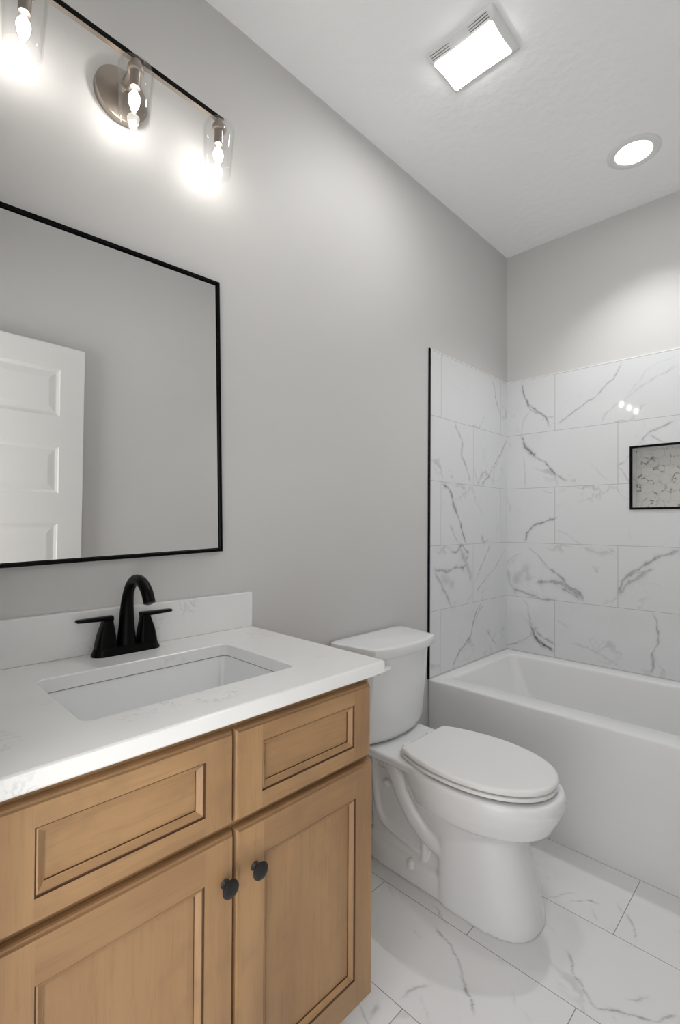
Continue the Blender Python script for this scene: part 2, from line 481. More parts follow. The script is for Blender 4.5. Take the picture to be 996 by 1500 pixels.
# ------------------------------------------------------------------ marble veins: polylines on each tiled plane
def vein_value(us, vs, veins, seed):
    """us, vs: arrays of positions. Jagged soft lines along the given polylines."""
    rng = np.random.RandomState(seed)
    du = np.zeros_like(us); dv = np.zeros_like(us)
    for k in range(9):
        f = 18 * 1.55 ** k; a = 0.0042 / 1.3 ** k
        th = rng.rand() * 6.28; ph = rng.rand(2) * 6.28
        w = us * f * math.cos(th) + vs * f * math.sin(th)
        w2 = us * f * math.sin(th) - vs * f * math.cos(th)
        du += a * np.sin(w + ph[0] + 0.7 * np.sin(w2 * 0.7)); dv += a * np.sin(w2 + ph[1] + 0.7 * np.sin(w * 0.8))
    pu, pv = us + du, vs + dv
    out = np.zeros_like(us)
    for st, wmm, pts in veins:
        best = np.full_like(us, 9.0); tt = np.zeros_like(us)
        L = 0.0
        for (a, b), (c, d) in zip(pts, pts[1:]):
            ex, ey = c - a, d - b; l2 = ex * ex + ey * ey + 1e-12
            t = np.clip(((pu - a) * ex + (pv - b) * ey) / l2, 0, 1)
            dist = np.hypot(pu - a - t * ex, pv - b - t * ey)
            s = L + t * math.sqrt(l2)
            better = dist < best
            best = np.where(better, dist, best); tt = np.where(better, s, tt)
            L += math.sqrt(l2)
        w = wmm * 0.00062
        mod = 0.62 + 0.38 * np.sin(tt * 55 + 3 * np.sin(tt * 23 + seed + wmm) + st * 9)
        w = w * (0.45 + 0.75 * mod)
        core = np.exp(-(best / w) ** 2)
        halo = 0.22 * np.exp(-(best / (w * 2.6)) ** 2)
        ends = np.clip(np.minimum(tt, L - tt) / 0.02, 0.25, 1)
        out = np.maximum(out, st * (core * (0.65 + 0.35 * mod) + halo) * ends)
    return np.clip(out, 0, 1)

def vein_grid(name, us, vs, place, veins, mats, seed, skip=None, parent=None):
    us = np.unique(np.round(us, 5)); vs = np.unique(np.round(vs, 5))
    U, V = np.meshgrid(us, vs)
    val = vein_value(U.ravel(), V.ravel(), veins, seed)
    co = [place(u, v) for u, v in zip(U.ravel(), V.ravel())]
    nu, nv = len(us), len(vs)
    faces = []
    for j in range(nv - 1):
        for i in range(nu - 1):
            if skip and skip((us[i] + us[i + 1]) / 2, (vs[j] + vs[j + 1]) / 2): continue
            a = j * nu + i
            faces.append((a, a + 1, a + nu + 1, a + nu))
    me = bpy.data.meshes.new(name)
    me.from_pydata(co, [], faces)
    at = me.attributes.new('vein', 'FLOAT', 'POINT')
    at.data.foreach_set('value', val.astype(np.float32))
    for k in mats: me.materials.append(k)
    me.update()
    o = bpy.data.objects.new(name, me)
    COL.objects.link(o); o.parent = parent
    return o

# ------------------------------------------------------------------ room shell
def shell(name, boxes, mat):
    bm = bmesh.new()
    for b in boxes: box(bm, *b)
    return struct(obj(name, bm, mat))

NX0, NX1, NZ0, NZ1, ND = 0.6355, 1.2455, 1.2825, 1.5915, 0.09       # shower niche (outside of its frame)
wall_left = shell('wall_left', [(-0.12, 0.0, -0.05, YB + 0.12, -0.05, H + 0.05)], M['wall'])
BX = YB + 0.12
wall_back = shell('wall_back', [(0, NX0 + 0.006, YB, BX, -0.05, H + 0.05), (NX1 - 0.006, XR, YB, BX, -0.05, H + 0.05),
                                (NX0 + 0.006, NX1 - 0.006, YB, BX, -0.05, NZ0 + 0.006), (NX0 + 0.006, NX1 - 0.006, YB, BX, NZ1 - 0.006, H + 0.05),
                                (NX0 + 0.006, NX1 - 0.006, YB + ND + 0.01, BX, NZ0 + 0.006, NZ1 - 0.006)], M['wall'])
wall_right = shell('wall_right', [(XR, XR + 0.12, -0.05, YB + 0.12, -0.05, H + 0.05)], M['wall'])
DX0, DX1, DZ = 0.64, 1.395, 2.045                                     # doorway the picture is taken from
wall_front = shell('wall_front', [(0, DX0, -0.05, YF, -0.05, H + 0.05), (DX1, XR, -0.05, YF, -0.05, H + 0.05),
                                  (DX0, DX1, -0.05, YF, DZ, H + 0.05)], M['wall'])
ceiling = shell('ceiling', [(0, XR, YF, YB, H, H + 0.1)], M['ceil'])

bm = bmesh.new()
box(bm, -0.02, XR + 0.02, -1.6, YB + 0.02, -0.06, -0.004)
floor = struct(obj('floor', bm, M['caulk']))
fx = np.concatenate([np.arange(-0.02, 0.2, 0.11), np.arange(0.2, 1.46, 0.004), np.array([1.5, XR + 0.02])])
fy = np.concatenate([np.array([-1.6, -0.8, 0, 0.4]), np.arange(0.78, 1.94, 0.004), np.array([2.3, YB + 0.02])])
ft = vein_grid('floor_tile', fx, fy, lambda u, v: (u, v, 0.0), VEINS_FLOOR, [M['tile_floor']], 3, parent=floor)

# tile surround on the back, left and right walls of the tub alcove
TZ0, TZ1, TT = 0.47, 2.0238, 0.004
bxs = np.concatenate([np.arange(TT, 1.0, 0.004), np.arange(1.0, XR, 0.05), [NX0 + 0.004, NX1 - 0.004, XR]])
bzs = np.concatenate([np.arange(TZ0, TZ1, 0.004), [TZ1, NZ0 + 0.004, NZ1 - 0.004]])
tb = vein_grid('tile_surround', bxs, bzs, lambda u, v: (u, YB - TT, v), VEINS_BACK, [M['tile_back']], 11,
               skip=lambda u, v: NX0 + 0.004 < u < NX1 - 0.004 and NZ0 + 0.004 < v < NZ1 - 0.004, parent=wall_back)
TY0 = 1.913
lys = np.concatenate([np.arange(TY0, YB, 0.004), [YB]])
lzs = np.concatenate([np.arange(TZ0, TZ1, 0.004), [TZ1]])
tl = vein_grid('tile_surround', lys, lzs, lambda u, v: (TT, u, v), VEINS_LEFT, [M['tile_left']], 5, parent=wall_left)
tr = vein_grid('tile_surround', np.arange(TY0, YB + 0.05, 0.04).clip(max=YB), np.arange(TZ0, TZ1 + 0.04, 0.04).clip(max=TZ1),
               lambda u, v: (XR - TT, u, v), [], [M['tile_right']], 5, parent=wall_right)
# thin white caulk line on the top edge of the tile
for p, b in ((wall_back, (TT, XR - TT, YB - TT - 0.001, YB, TZ1, TZ1 + 0.005)), (wall_left, (0, TT + 0.001, TY0, YB, TZ1, TZ1 + 0.005)),
             (wall_right, (XR - TT - 0.001, XR, TY0, YB, TZ1, TZ1 + 0.005))):
    bm = bmesh.new(); box(bm, *b); obj('caulk_line', bm, M['white_caulk'], p)
# black metal edging where the tile stops
bm = bmesh.new(); box(bm, 0.0002, TT + 0.004, TY0 - 0.011, TY0, ZT + 0.002, TZ1 + 0.003, 0, 0.0012)
struct(obj('trim_1', bm, M['black']), 'tall thin black metal strip edging the marble tile above the tub end', 'edge trim')
bm = bmesh.new(); box(bm, XR - TT - 0.004, XR - 0.0002, TY0 - 0.011, TY0, ZT + 0.002, TZ1 + 0.003, 0, 0.0012)
struct(obj('trim_2', bm, M['black']), 'black metal strip edging the tile on the right wall', 'edge trim')

# niche: black frame, side lining, hexagon mosaic back
niche = bpy.data.objects.new('shower_niche', None); COL.objects.link(niche)
niche.location = (0, 0, 0); niche.parent = wall_back
bm = bmesh.new()
fwid = 0.0105
yf0, yf1 = YB - TT - 0.005, YB + 0.004
box(bm, NX0, NX1, yf0, yf1, NZ1 - fwid, NZ1); box(bm, NX0, NX1, yf0, yf1, NZ0, NZ0 + fwid)
box(bm, NX0, NX0 + fwid, yf0, yf1, NZ0 + fwid, NZ1 - fwid); box(bm, NX1 - fwid, NX1, yf0, yf1, NZ0 + fwid, NZ1 - fwid)
obj('niche_frame', bm, M['black'], niche)
bm = bmesh.new()
x0, x1, z0, z1 = NX0 + 0.008, NX1 - 0.008, NZ0 + 0.008, NZ1 - 0.008
ya, yb = YB + 0.004, YB + ND
for q in (((x0, ya, z0), (x0, yb, z0), (x0, yb, z1), (x0, ya, z1)), ((x1, ya, z0), (x1, yb, z0), (x1, yb, z1), (x1, ya, z1)),
          ((x0, ya, z0), (x1, ya, z0), (x1, yb, z0), (x0, yb, z0)), ((x0, ya, z1), (x1, ya, z1), (x1, yb, z1), (x0, yb, z1))):
    bm.faces.new([bm.verts.new(p) for p in q])
obj('niche_lining', bm, M['tile_back'], niche)
bm = bmesh.new()
lay = bm.loops.layers.color.new('tile_id')
R = 0.0285
hexes = []
row = 0
z = z0 - R
while z < z1 + R:
    x = x0 - R + (R * math.sqrt(3) / 2 if row % 2 else 0)
    while x < x1 + R:
        hexes.append((x, z)); x += R * math.sqrt(3)
    z += R * 1.5; row += 1
for hx, hz in hexes:
    vs = [bm.verts.new((min(max(hx + (R - 0.0011) * math.sin(math.radians(60 * k)), x0), x1), yb - 0.003,
                        min(max(hz + (R - 0.0011) * math.cos(math.radians(60 * k)), z0), z1))) for k in range(6)]
    f = bm.faces.new(vs); c = (random.random(), random.random(), random.random(), 1)
    for l in f.loops: l[lay] = c
bmesh.ops.dissolve_degenerate(bm, dist=0.0002, edges=bm.edges)
obj('mosaic_tile', bm, M['mosaic'], niche)
bm = bmesh.new(); box(bm, x0 - 0.002, x1 + 0.002, yb - 0.0015, yb + 0.008, z0 - 0.002, z1 + 0.002)
obj('grout_bed', bm, M['mosaic_grout'], niche)

# baseboards, door casing and door
bm = bmesh.new(); box(bm, 0, 0.012, 0.89, 1.905, 0.0, 0.13, 0, 0.003)
struct(obj('baseboard_left', bm, M['trimwhite']))
bm = bmesh.new(); box(bm, XR - 0.012, XR, 0.09, 1.905, 0.0, 0.13, 0, 0.003)
struct(obj('baseboard_right', bm, M['trimwhite']))
bm = bmesh.new()
box(bm, DX0 - 0.055, DX0, YF, YF + 0.014, 0, DZ + 0.055, 0, 0.003); box(bm, DX0, DX1 + 0.055, YF, YF + 0.014, DZ, DZ + 0.055, 0, 0.003)
box(bm, DX1 + 0.006, DX1 + 0.055, YF, YF + 0.014, 0, DZ, 0, 0.003)
struct(obj('trim_3', bm, M['trimwhite']))

def ring_panel(bm, y0, y1, z0, z1, prof, sx=-1, xf=0.0, mih=0, miv=0, cap_mi=0):
    """nested mitred rectangles: prof = list of (inset, depth). Face looks towards sx."""
    loops = []
    for ins, dp in prof:
        loops.append([bm.verts.new((xf - sx * dp, y, z)) for y, z in ((y0 + ins, z0 + ins), (y1 - ins, z0 + ins), (y1 - ins, z1 - ins), (y0 + ins, z1 - ins))])
    for a, b in zip(loops, loops[1:]):
        for i in range(4):
            j = (i + 1) % 4
            f = bm.faces.new((a[i], a[j], b[j], b[i])); f.material_index = mih if i % 2 == 0 else miv
    f = bm.faces.new(loops[-1]); f.material_index = cap_mi
    return loops

DW, DH = 0.762, 2.03
door_root = bpy.data.objects.new('door_1', None); COL.objects.link(door_root)
struct(door_root, 'white five panel interior door swung open against the right wall, seen in the mirror', 'door')
bm = bmesh.new()
st = 0.112
n_p = 5
tops, gap, top_r, bot_r = [], 0.148, 0.118, 0.165
ph = (DH - top_r - bot_r - gap * (n_p - 1)) / n_p
zs = []
z = DH - top_r
for k in range(n_p):
    zs.append((z - ph, z)); z -= ph + gap
for sx, xf in ((-1, 0.0), (1, 0.035)):
    for a, b in zs:
        ring_panel(bm, st, DW - st, a, b, [(0, 0), (0.004, 0.004), (0.015, 0.0095), (0.021, 0.0095), (0.046, 0.004), (0.049, 0.0035)], sx, xf)
    def quad(y0, y1, z0, z1):
        bm.faces.new([bm.verts.new((xf, y, z)) for y, z in ((y0, z0), (y1, z0), (y1, z1), (y0, z1))])
    quad(0, st, 0, DH); quad(DW - st, DW, 0, DH)
    e = [DH] + [v for a, b in zs for v in (b, a)] + [0]
    for k in range(0, len(e), 2): quad(st, DW - st, e[k + 1], e[k])
for y in (0, DW): bm.faces.new([bm.verts.new(p) for p in ((0, y, 0), (0.035, y, 0), (0.035, y, DH), (0, y, DH))])
for z in (0, DH): bm.faces.new([bm.verts.new(p) for p in ((0, 0, z), (0.035, 0, z), (0.035, DW, z), (0, DW, z))])
bmesh.ops.remove_doubles(bm, verts=bm.verts, dist=0.0001)
obj('door_leaf', bm, M['trimwhite'], door_root)
bm = bmesh.new()
lathe(bm, [(0.0, 0.0), (0.03, 0.0), (0.03, -0.008), (0.011, -0.012), (0.011, -0.03), (0.024, -0.036), (0.027, -0.048), (0.022, -0.058), (0.0, -0.06)], (0, DW - 0.06, 0.92), 'X', 28)
obj('door_knob', bm, M['black'], door_root, 40)
door_root.location = (1.397, 0.097, 0.008)
door_root.rotation_euler = (0, 0, math.radians(-3.2))

# ------------------------------------------------------------------ bathtub
tub = thing('bathtub', 'white alcove bathtub with flat apron below the marble tile', 'bathtub', (0.77, 2.30, 0))
bm = bmesh.new()
tx0, tx1, ty0, ty1 = 0.0005 + TT, XR - TT - 0.0005, YT, YB - TT - 0.0005
ix0, ix1, iy0, iy1 = 0.064, 1.465, 2.0145, 2.622
def tubring(ins, z, r, extra=0.0):
    return rrect(ix0 + ins + extra, ix1 - ins, iy0 + ins * 0.75, iy1 - ins * 0.75, z, r, 8)
rings = [rrect(tx0, tx1, ty0 + 0.012, ty1, 0.0, 0.003, 8), rrect(tx0, tx1, ty0 + 0.010, ty1, 0.03, 0.003, 8),
         rrect(tx0, tx1, ty0 + 0.004, ty1, ZT - 0.05, 0.003, 8), rrect(tx0, tx1, ty0, ty1, ZT - 0.008, 0.004, 8),
         rrect(tx0 + 0.001, tx1 - 0.001, ty0 + 0.0012, ty1, ZT - 0.003, 0.004, 8),
         rrect(tx0 + 0.003, tx1 - 0.003, ty0 + 0.004, ty1 - 0.002, ZT, 0.006, 8),
         tubring(-0.004, ZT, 0.030), tubring(0.001, ZT - 0.0015, 0.03), tubring(0.005, ZT - 0.006, 0.035), tubring(0.008, ZT - 0.016, 0.035),
         tubring(0.02, 0.40, 0.045, 0.01), tubring(0.05, 0.26, 0.07, 0.04), tubring(0.075, 0.16, 0.09, 0.08), tubring(0.10, 0.115, 0.10, 0.11), tubring(0.14, 0.10, 0.10, 0.13)]
loft(bm, rings, True, True, True)
obj('tub_shell', bm, M['acryl'], tub, 32)
bm = bmesh.new()
lathe(bm, [(0.0, 0.104), (0.028, 0.104), (0.033, 0.101)], (1.25, 2.318, 0), 'Z', 24)
obj('tub_drain', bm, M['black'], tub, 40)

# ------------------------------------------------------------------ vanity cabinet
XD, DT = 0.545, 0.02               # face plane of the doors, their thickness
CY0, CY1 = 0.117, 0.885
ZK = 0.100
cab = thing('vanity_cabinet', 'honey-brown wooden vanity cabinet with recessed panel fronts under the white countertop', 'cabinet', (0.26, 0.5, 0))
XF = XD - DT - 0.001
bm = bmesh.new()
box(bm, 0.002, XF - 0.019, CY0, CY0 + 0.016, ZK, 0.8525, 0); box(bm, 0.002, XF - 0.019, CY1 - 0.016, CY1, ZK, 0.8525, 0)
box(bm, 0.002, XF - 0.019, CY0 + 0.016, CY1 - 0.016, ZK, ZK + 0.016, 1); box(bm, 0.002, 0.012, CY0 + 0.016, CY1 - 0.016, ZK + 0.016, 0.8525, 1)
obj('carcass', bm, [M['wood_v'], M['wood_h']], cab)
bm = bmesh.new()
box(bm, XF - 0.019, XF, CY0, CY0 + 0.038, ZK, 0.8525, 0); box(bm, XF - 0.019, XF, CY1 - 0.038, CY1, ZK, 0.8525, 0)
box(bm, XF - 0.019, XF, 0.482, 0.52, ZK, 0.8525, 0)
for a, b in ((0.8145, 0.8525), (0.64, 0.678), (ZK, ZK + 0.038)):
    box(bm, XF - 0.019, XF, CY0 + 0.038, 0.482, a, b, 1); box(bm, XF - 0.019, XF, 0.52, CY1 - 0.038, a, b, 1)
obj('face_frame', bm, [M['wood_v'], M['wood_h']], cab)
bm = bmesh.new(); box(bm, 0.43, 0.446, CY0, CY1, 0.0, ZK, 0)
box(bm, 0.002, 0.43, CY0, CY0 + 0.016, 0, ZK); box(bm, 0.002, 0.43, CY1 - 0.016, CY1, 0, ZK)
obj('toe_kick', bm, M['wood_h'], cab)

def front(name, y0, y1, z0, z1, st, rail, hgrain, knob_at=None):
    """a framed front: stiles full height, rails between, moulded mitred inner edge, flat panel as a sub-part"""
    bm = bmesh.new()
    e = 0.005
    # outer edge: small round-over with a shallow step, mitred
    prof = [(0, DT), (0, 0.010), (0.0012, 0.0065), (0.0035, 0.0045), (0.0045, 0.0022), (e, 0.0)]
    loops = []
    for ins, dp in prof:
        loops.append([bm.verts.new((XD - dp, y, z)) for y, z in ((y0 + ins, z0 + ins), (y1 - ins, z0 + ins), (y1 - ins, z1 - ins), (y0 + ins, z1 - ins))])
    for a, b in zip(loops, loops[1:]):
        for i in range(4):
            f = bm.faces.new((a[i], a[(i + 1) % 4], b[(i + 1) % 4], b[i])); f.material_index = 1 if i % 2 == 0 else 0
    bm.faces.new(loops[0])
    a0, a1, b0, b1 = y0 + st, y1 - st, z0 + rail, z1 - rail
    def q(ya, yb, za, zb, mi):
        f = bm.faces.new([bm.verts.new((XD, y, z)) for y, z in ((ya, za), (yb, za), (yb, zb), (ya, zb))]); f.material_index = mi
    q(y0 + e, a0, z0 + e, b0, 0); q(y0 + e, a0, b0, b1, 0); q(y0 + e, a0, b1, z1 - e, 0)
    q(a1, y1 - e, z0 + e, b0, 0); q(a1, y1 - e, b0, b1, 0); q(a1, y1 - e, b1, z1 - e, 0)
    q(a0, a1, z0 + e, b0, 1); q(a0, a1, b1, z1 - e, 1)
    # hairline joints between stile and rail
    prof2 = [(0, 0), (0.0008, 0.0026), (0.0026, 0.0028), (0.0045, 0.0020), (0.0120, 0.0085), (0.0135, 0.0092), (0.0139, 0.0128)]
    loops = []
    for ins, dp in prof2:
        loops.append([bm.verts.new((XD - dp, y, z)) for y, z in ((a0 + ins, b0 + ins), (a1 - ins, b0 + ins), (a1 - ins, b1 - ins), (a0 + ins, b1 - ins))])
    for li, (a, b) in enumerate(zip(loops, loops[1:])):
        for i in range(4):
            f = bm.faces.new((a[i], a[(i + 1) % 4], b[(i + 1) % 4], b[i])); f.material_index = 2 if li in (0, 1, 5) else (1 if i % 2 == 0 else 0)
    bmesh.ops.remove_doubles(bm, verts=bm.verts, dist=0.00005)
    d = obj(name, bm, [M['wood_v'], M['wood_h'], M['wood_glaze']], cab)
    bm = bmesh.new()
    i = 0.0130
    box(bm, XD - 0.018, XD - 0.0120, a0 + i, a1 - i, b0 + i, b1 - i)
    obj('panel', bm, M['wood_h'] if hgrain else M['wood_v'], d)
    if knob_at:
        ky, kz = knob_at
        bm = bmesh.new()
        lathe(bm, [(0.0, -0.001), (0.0075, -0.001), (0.0085, 0.001), (0.0072, 0.003), (0.0050, 0.006), (0.0046, 0.010), (0.0058, 0.0135), (0.0105, 0.0155), (0.0152, 0.0172), (0.0164, 0.0190), (0.0160, 0.0208), (0.0125, 0.0224), (0.0065, 0.0233), (0.0, 0.0235)],
              (XD, ky, kz), 'X', 32)
        obj('knob', bm, M['knob'], d, 50)['label'] = 'small dark bronze round knob'
    return d

front('drawer_front', 0.1275, 0.4985, 0.6645, 0.8315, 0.0575, 0.036, True)
front('drawer_front', 0.5035, 0.8745, 0.6645, 0.8315, 0.0575, 0.036, True)
front('door', 0.1265, 0.5005, 0.1060, 0.6500, 0.060, 0.0665, False, (0.4800, 0.5690))
front('door', 0.5060, 0.8825, 0.1060, 0.6500, 0.060, 0.0665, False, (0.5440, 0.5690))

# ------------------------------------------------------------------ countertop, backsplash, sink
ctop = thing('countertop', 'white quartz countertop with a rectangular sink cutout on the wooden vanity', 'countertop', (0.28, 0.5, 0.853))
sx0, sx1, sy0, sy1 = 0.157, 0.4465, 0.2765, 0.7245
gx1, gy0, gy1 = 0.5625, 0.094, 0.9085
bm = bmesh.new()
zb = 0.8535
rings = [rrect(sx0, sx1, sy0, sy1, zb, 0.020, 8), rrect(0.001, gx1 - 0.003, gy0, gy1 - 0.003, zb, 0.006, 8),
         rrect(0.001, gx1, gy0, gy1, zb + 0.003, 0.008, 8), rrect(0.001, gx1, gy0, gy1, ZC - 0.006, 0.008, 8),
         rrect(0.001, gx1 - 0.0012, gy0, gy1 - 0.0012, ZC - 0.0022, 0.008, 8), rrect(0.001, gx1 - 0.0045, gy0, gy1 - 0.0045, ZC, 0.008, 8), rrect(0.001, gx1 - 0.0065, gy0, gy1 - 0.0065, ZC, 0.008, 8), rrect(sx0 - 0.004, sx1 + 0.004, sy0 - 0.004, sy1 + 0.004, ZC, 0.022, 8),
         rrect(sx0 - 0.002, sx1 + 0.002, sy0 - 0.002, sy1 + 0.002, ZC, 0.021, 8), rrect(sx0, sx1, sy0, sy1, ZC - 0.002, 0.020, 8), rrect(sx0, sx1, sy0, sy1, zb, 0.020, 8)]
loft(bm, rings, True, False, False)
bmesh.ops.remove_doubles(bm, verts=bm.verts, dist=0.0001)
obj('slab', bm, M['quartz'], ctop, 35)
bm = bmesh.new(); box(bm, 0.001, 0.021, gy0, gy1 - 0.001, ZC + 0.0002, 0.9900, 0, 0.0015)
tag(obj('backsplash', bm, M['quartz'], None, False, (0.011, 0.5, ZC)), 'low white quartz backsplash strip along the wall behind the black faucet', 'backsplash')
sink = thing('sink', 'white rectangular undermount sink set into the quartz countertop', 'sink', (0.30, 0.5, 0.70))
bm = bmesh.new()
def sring(ins, z, r):
    return rrect(sx0 + ins, sx1 - ins, sy0 + ins, sy1 - ins, z, r, 8)
rings = [sring(-0.025, 0.8455, 0.03), sring(-0.025, 0.8528, 0.03), sring(-0.0015, 0.8528, 0.021), sring(0.0, 0.849, 0.018), sring(0.006, 0.82, 0.014),
         sring(0.026, 0.755, 0.013), sring(0.036, 0.728, 0.016), sring(0.052, 0.718, 0.02), sring(0.115, 0.714, 0.02)]
loft(bm, rings, True, False, True)
outer = [sring(-0.025, 0.8455, 0.03), sring(-0.012, 0.84, 0.03), sring(0.018, 0.74, 0.03), sring(0.04, 0.702, 0.03)]
loft(bm, outer, True, False, True)
bmesh.ops.remove_doubles(bm, verts=bm.verts, dist=0.0001)
obj('basin', bm, M['porc'], sink, 40)
bm = bmesh.new()
loft(bm, [sring(-0.0012, 0.8534, 0.0205), sring(0.0004, 0.8534, 0.0195), sring(0.0004, 0.8522, 0.0195), sring(-0.0012, 0.8522, 0.0205)], True, False, False)
obj('caulk_seam', bm, M['caulk'], sink)
bm = bmesh.new(); lathe(bm, [(0.0, 0.7145), (0.018, 0.7145), (0.022, 0.7125)], (0.30, 0.5, 0), 'Z', 24)
obj('sink_drain', bm, M['black'], sink, 40)

# ------------------------------------------------------------------ faucet
FY, FX = 0.5035, 0.052
fa = thing('faucet', 'matte black two-handle faucet with arched spout behind the sink', 'faucet', (FX, FY, ZC))
bm = bmesh.new()
def stad(hx, hy, z, n=10):
    return rrect(FX - hx, FX + hx, FY - hy, FY + hy, ZC + z, hx * 0.96, n)
loft(bm, [stad(0.0262, 0.0835, 0.0), stad(0.0262, 0.0835, 0.0025), stad(0.0250, 0.0825, 0.006), stad(0.0232, 0.0805, 0.009), stad(0.0220, 0.079, 0.014), stad(0.0205, 0.0772, 0.0185), stad(0.0175, 0.074, 0.020)], True, True, True)
obj('base_plate', bm, M['black'], fa, 40)
# spout: broad foot narrowing into a rounded arch
path = catmull([(FX, FY, ZC + 0.017), (FX - 0.001, FY, ZC + 0.055), (FX + 0.0005, FY, ZC + 0.11), (FX + 0.012, FY, ZC + 0.153), (FX + 0.042, FY, ZC + 0.181),
                (FX + 0.080, FY, ZC + 0.183), (FX + 0.112, FY, ZC + 0.164), (FX + 0.129, FY, ZC + 0.137)], 6)
nP = len(path)
rad = []
for i in range(nP):
    t = i / (nP - 1)
    w = 0.0245 - 0.0115 * min(1, t / 0.42) ** 0.8
    d = 0.0215 - 0.0085 * min(1, t / 0.42)
    if t > 0.42:
        k = (t - 0.42) / 0.58
        w = 0.0130 + 0.0012 * k; d = 0.0130 - 0.0010 * k
    rad.append((d, w))
bm = bmesh.new(); tube(bm, path, rad, 24)
sp = obj('spout', bm, M['black'], fa, 45)
bm = bmesh.new()
e = path[-1]; dr = (path[-1] - path[-2]).normalized()
tube(bm, [e - dr * 0.001, e + dr * 0.0025], 0.009, 20)
obj('aerator', bm, M['knob'], sp, 40)
# handles: tapered square towers with flat paddles outward
for s in (-1, 1):
    hy = FY + s * 0.0505
    def sq(cx, cy, hw, hd, z, r=0.004): return rrect(cx - hd, cx + hd, cy - hw, cy + hw, ZC + z, r, 4)
    bm = bmesh.new()
    loft(bm, [sq(FX, hy, 0.0245, 0.0205, 0.017, 0.013), sq(FX, hy, 0.0235, 0.0195, 0.026, 0.011), sq(FX, hy - s * 0.001, 0.0185, 0.0165, 0.052, 0.007), sq(FX, hy - s * 0.0035, 0.0115, 0.013, 0.080, 0.004),
              sq(FX, hy - s * 0.0040, 0.0108, 0.0125, 0.0855, 0.004)], True, True, True)
    hd = obj('handle', bm, M['black'], fa, 40)
    bm = bmesh.new()
    secs = []
    for t in np.linspace(0, 1, 7):
        y = hy - s * 0.0150 + s * t * 0.080
        hwid = 0.0122 - 0.0028 * t
        th = 0.0062 - 0.0022 * t
        z = ZC + 0.0885 + 0.001 * t
        ring = []
        for k in range(16):
            a = 2 * math.pi * k / 16
            c, sn = math.cos(a), math.sin(a)
            ring.append((FX + hwid * math.copysign(abs(c) ** 0.5, c), y, z + th * math.copysign(abs(sn) ** 0.6, sn)))
        secs.append(ring)
    sec_end = [((p[0] - FX) * 0.75 + FX, p[1] + s * 0.003, (p[2] - (ZC + 0.0895)) * 0.6 + ZC + 0.0895) for p in secs[-1]]
    loft(bm, secs + [sec_end], True, True, True)
    obj('lever', bm, M['black'], hd, 50)

# ------------------------------------------------------------------ mirror (hangs a little crooked, its top leaning off the wall)
mir = thing('mirror', 'large wall mirror in a thin black frame above the sink', 'mirror', (0.0185, 0.499, 1.512))
MW, MH, MF, MD = 0.574, 0.797, 0.0085, 0.010
cx, cy, cz = mir.location
bm = bmesh.new()
o_ = [(cy - MW / 2, cz - MH / 2), (cy + MW / 2, cz - MH / 2), (cy + MW / 2, cz + MH / 2), (cy - MW / 2, cz + MH / 2)]
def ins(d): return [(o_[0][0] + d, o_[0][1] + d), (o_[1][0] - d, o_[1][1] + d), (o_[2][0] - d, o_[2][1] - d), (o_[3][0] + d, o_[3][1] - d)]
loops = [[(cx + x, y, z) for y, z in ins(d)] for d, x in ((0, -MD), (0, MD - 0.001), (0.001, MD), (MF - 0.001, MD), (MF, MD - 0.001), (MF, MD - 0.006), (MF + 0.002, MD - 0.006), (MF + 0.002, -MD))]
loft(bm, loops, True, False, False)
obj('frame', bm, M['black'], mir)
bm = bmesh.new()
bm.faces.new([bm.verts.new((cx + MD - 0.0065, y, z)) for y, z in ins(MF - 0.001)])
r = bmesh.ops.extrude_face_region(bm, geom=bm.faces[:])
bmesh.ops.translate(bm, verts=[v for v in r['geom'] if isinstance(v, bmesh.types.BMVert)], vec=(-0.004, 0, 0))
obj('glass', bm, M['silver'], mir)
mir.rotation_euler = (math.radians(1.75), math.radians(0.8), 0)

# ------------------------------------------------------------------ vanity light
LX, LY, LZ = 0.089, 0.497, 2.3585       # bar axis
vl = thing('vanity_light', 'three-light brushed nickel vanity sconce with clear glass shades above the mirror', 'wall light', (0.0, 0.4935, 2.310))
bm = bmesh.new(); lathe(bm, [(0.0, 0.0002), (0.066, 0.0002), (0.0665, 0.002), (0.0665, 0.0185), (0.0660, 0.0197), (0.0648, 0.0202), (0.0640, 0.0202), (0.03, 0.0203), (0.0, 0.0203)], (0, 0.4935, 2.310), 'X', 48)
obj('backplate', bm, M['nickel'], vl, 35)
bm = bmesh.new()
tube(bm, [(0.02, LY - 0.001, 2.335), (0.045, LY - 0.001, 2.343), (LX - 0.006, LY, LZ - 0.002)], 0.0085, 16)
lathe(bm, [(0.0, 0.020), (0.015, 0.021), (0.015, 0.026), (0.009, 0.03), (0.0, 0.03)], (0, LY - 0.001, 2.3355), 'X', 20)
obj('arm', bm, M['nickel'], vl, 40)
bm = bmesh.new()
box(bm, LX - 0.007, LX + 0.0055, LY - 0.246, LY + 0.246, LZ - 0.0065, LZ + 0.0065, 0)
box(bm, LX + 0.0055, LX + 0.0065, LY - 0.246, LY + 0.246, LZ - 0.0065, LZ + 0.0065, 1)
obj('bar', bm, [M['nickel'], M['black']], vl)
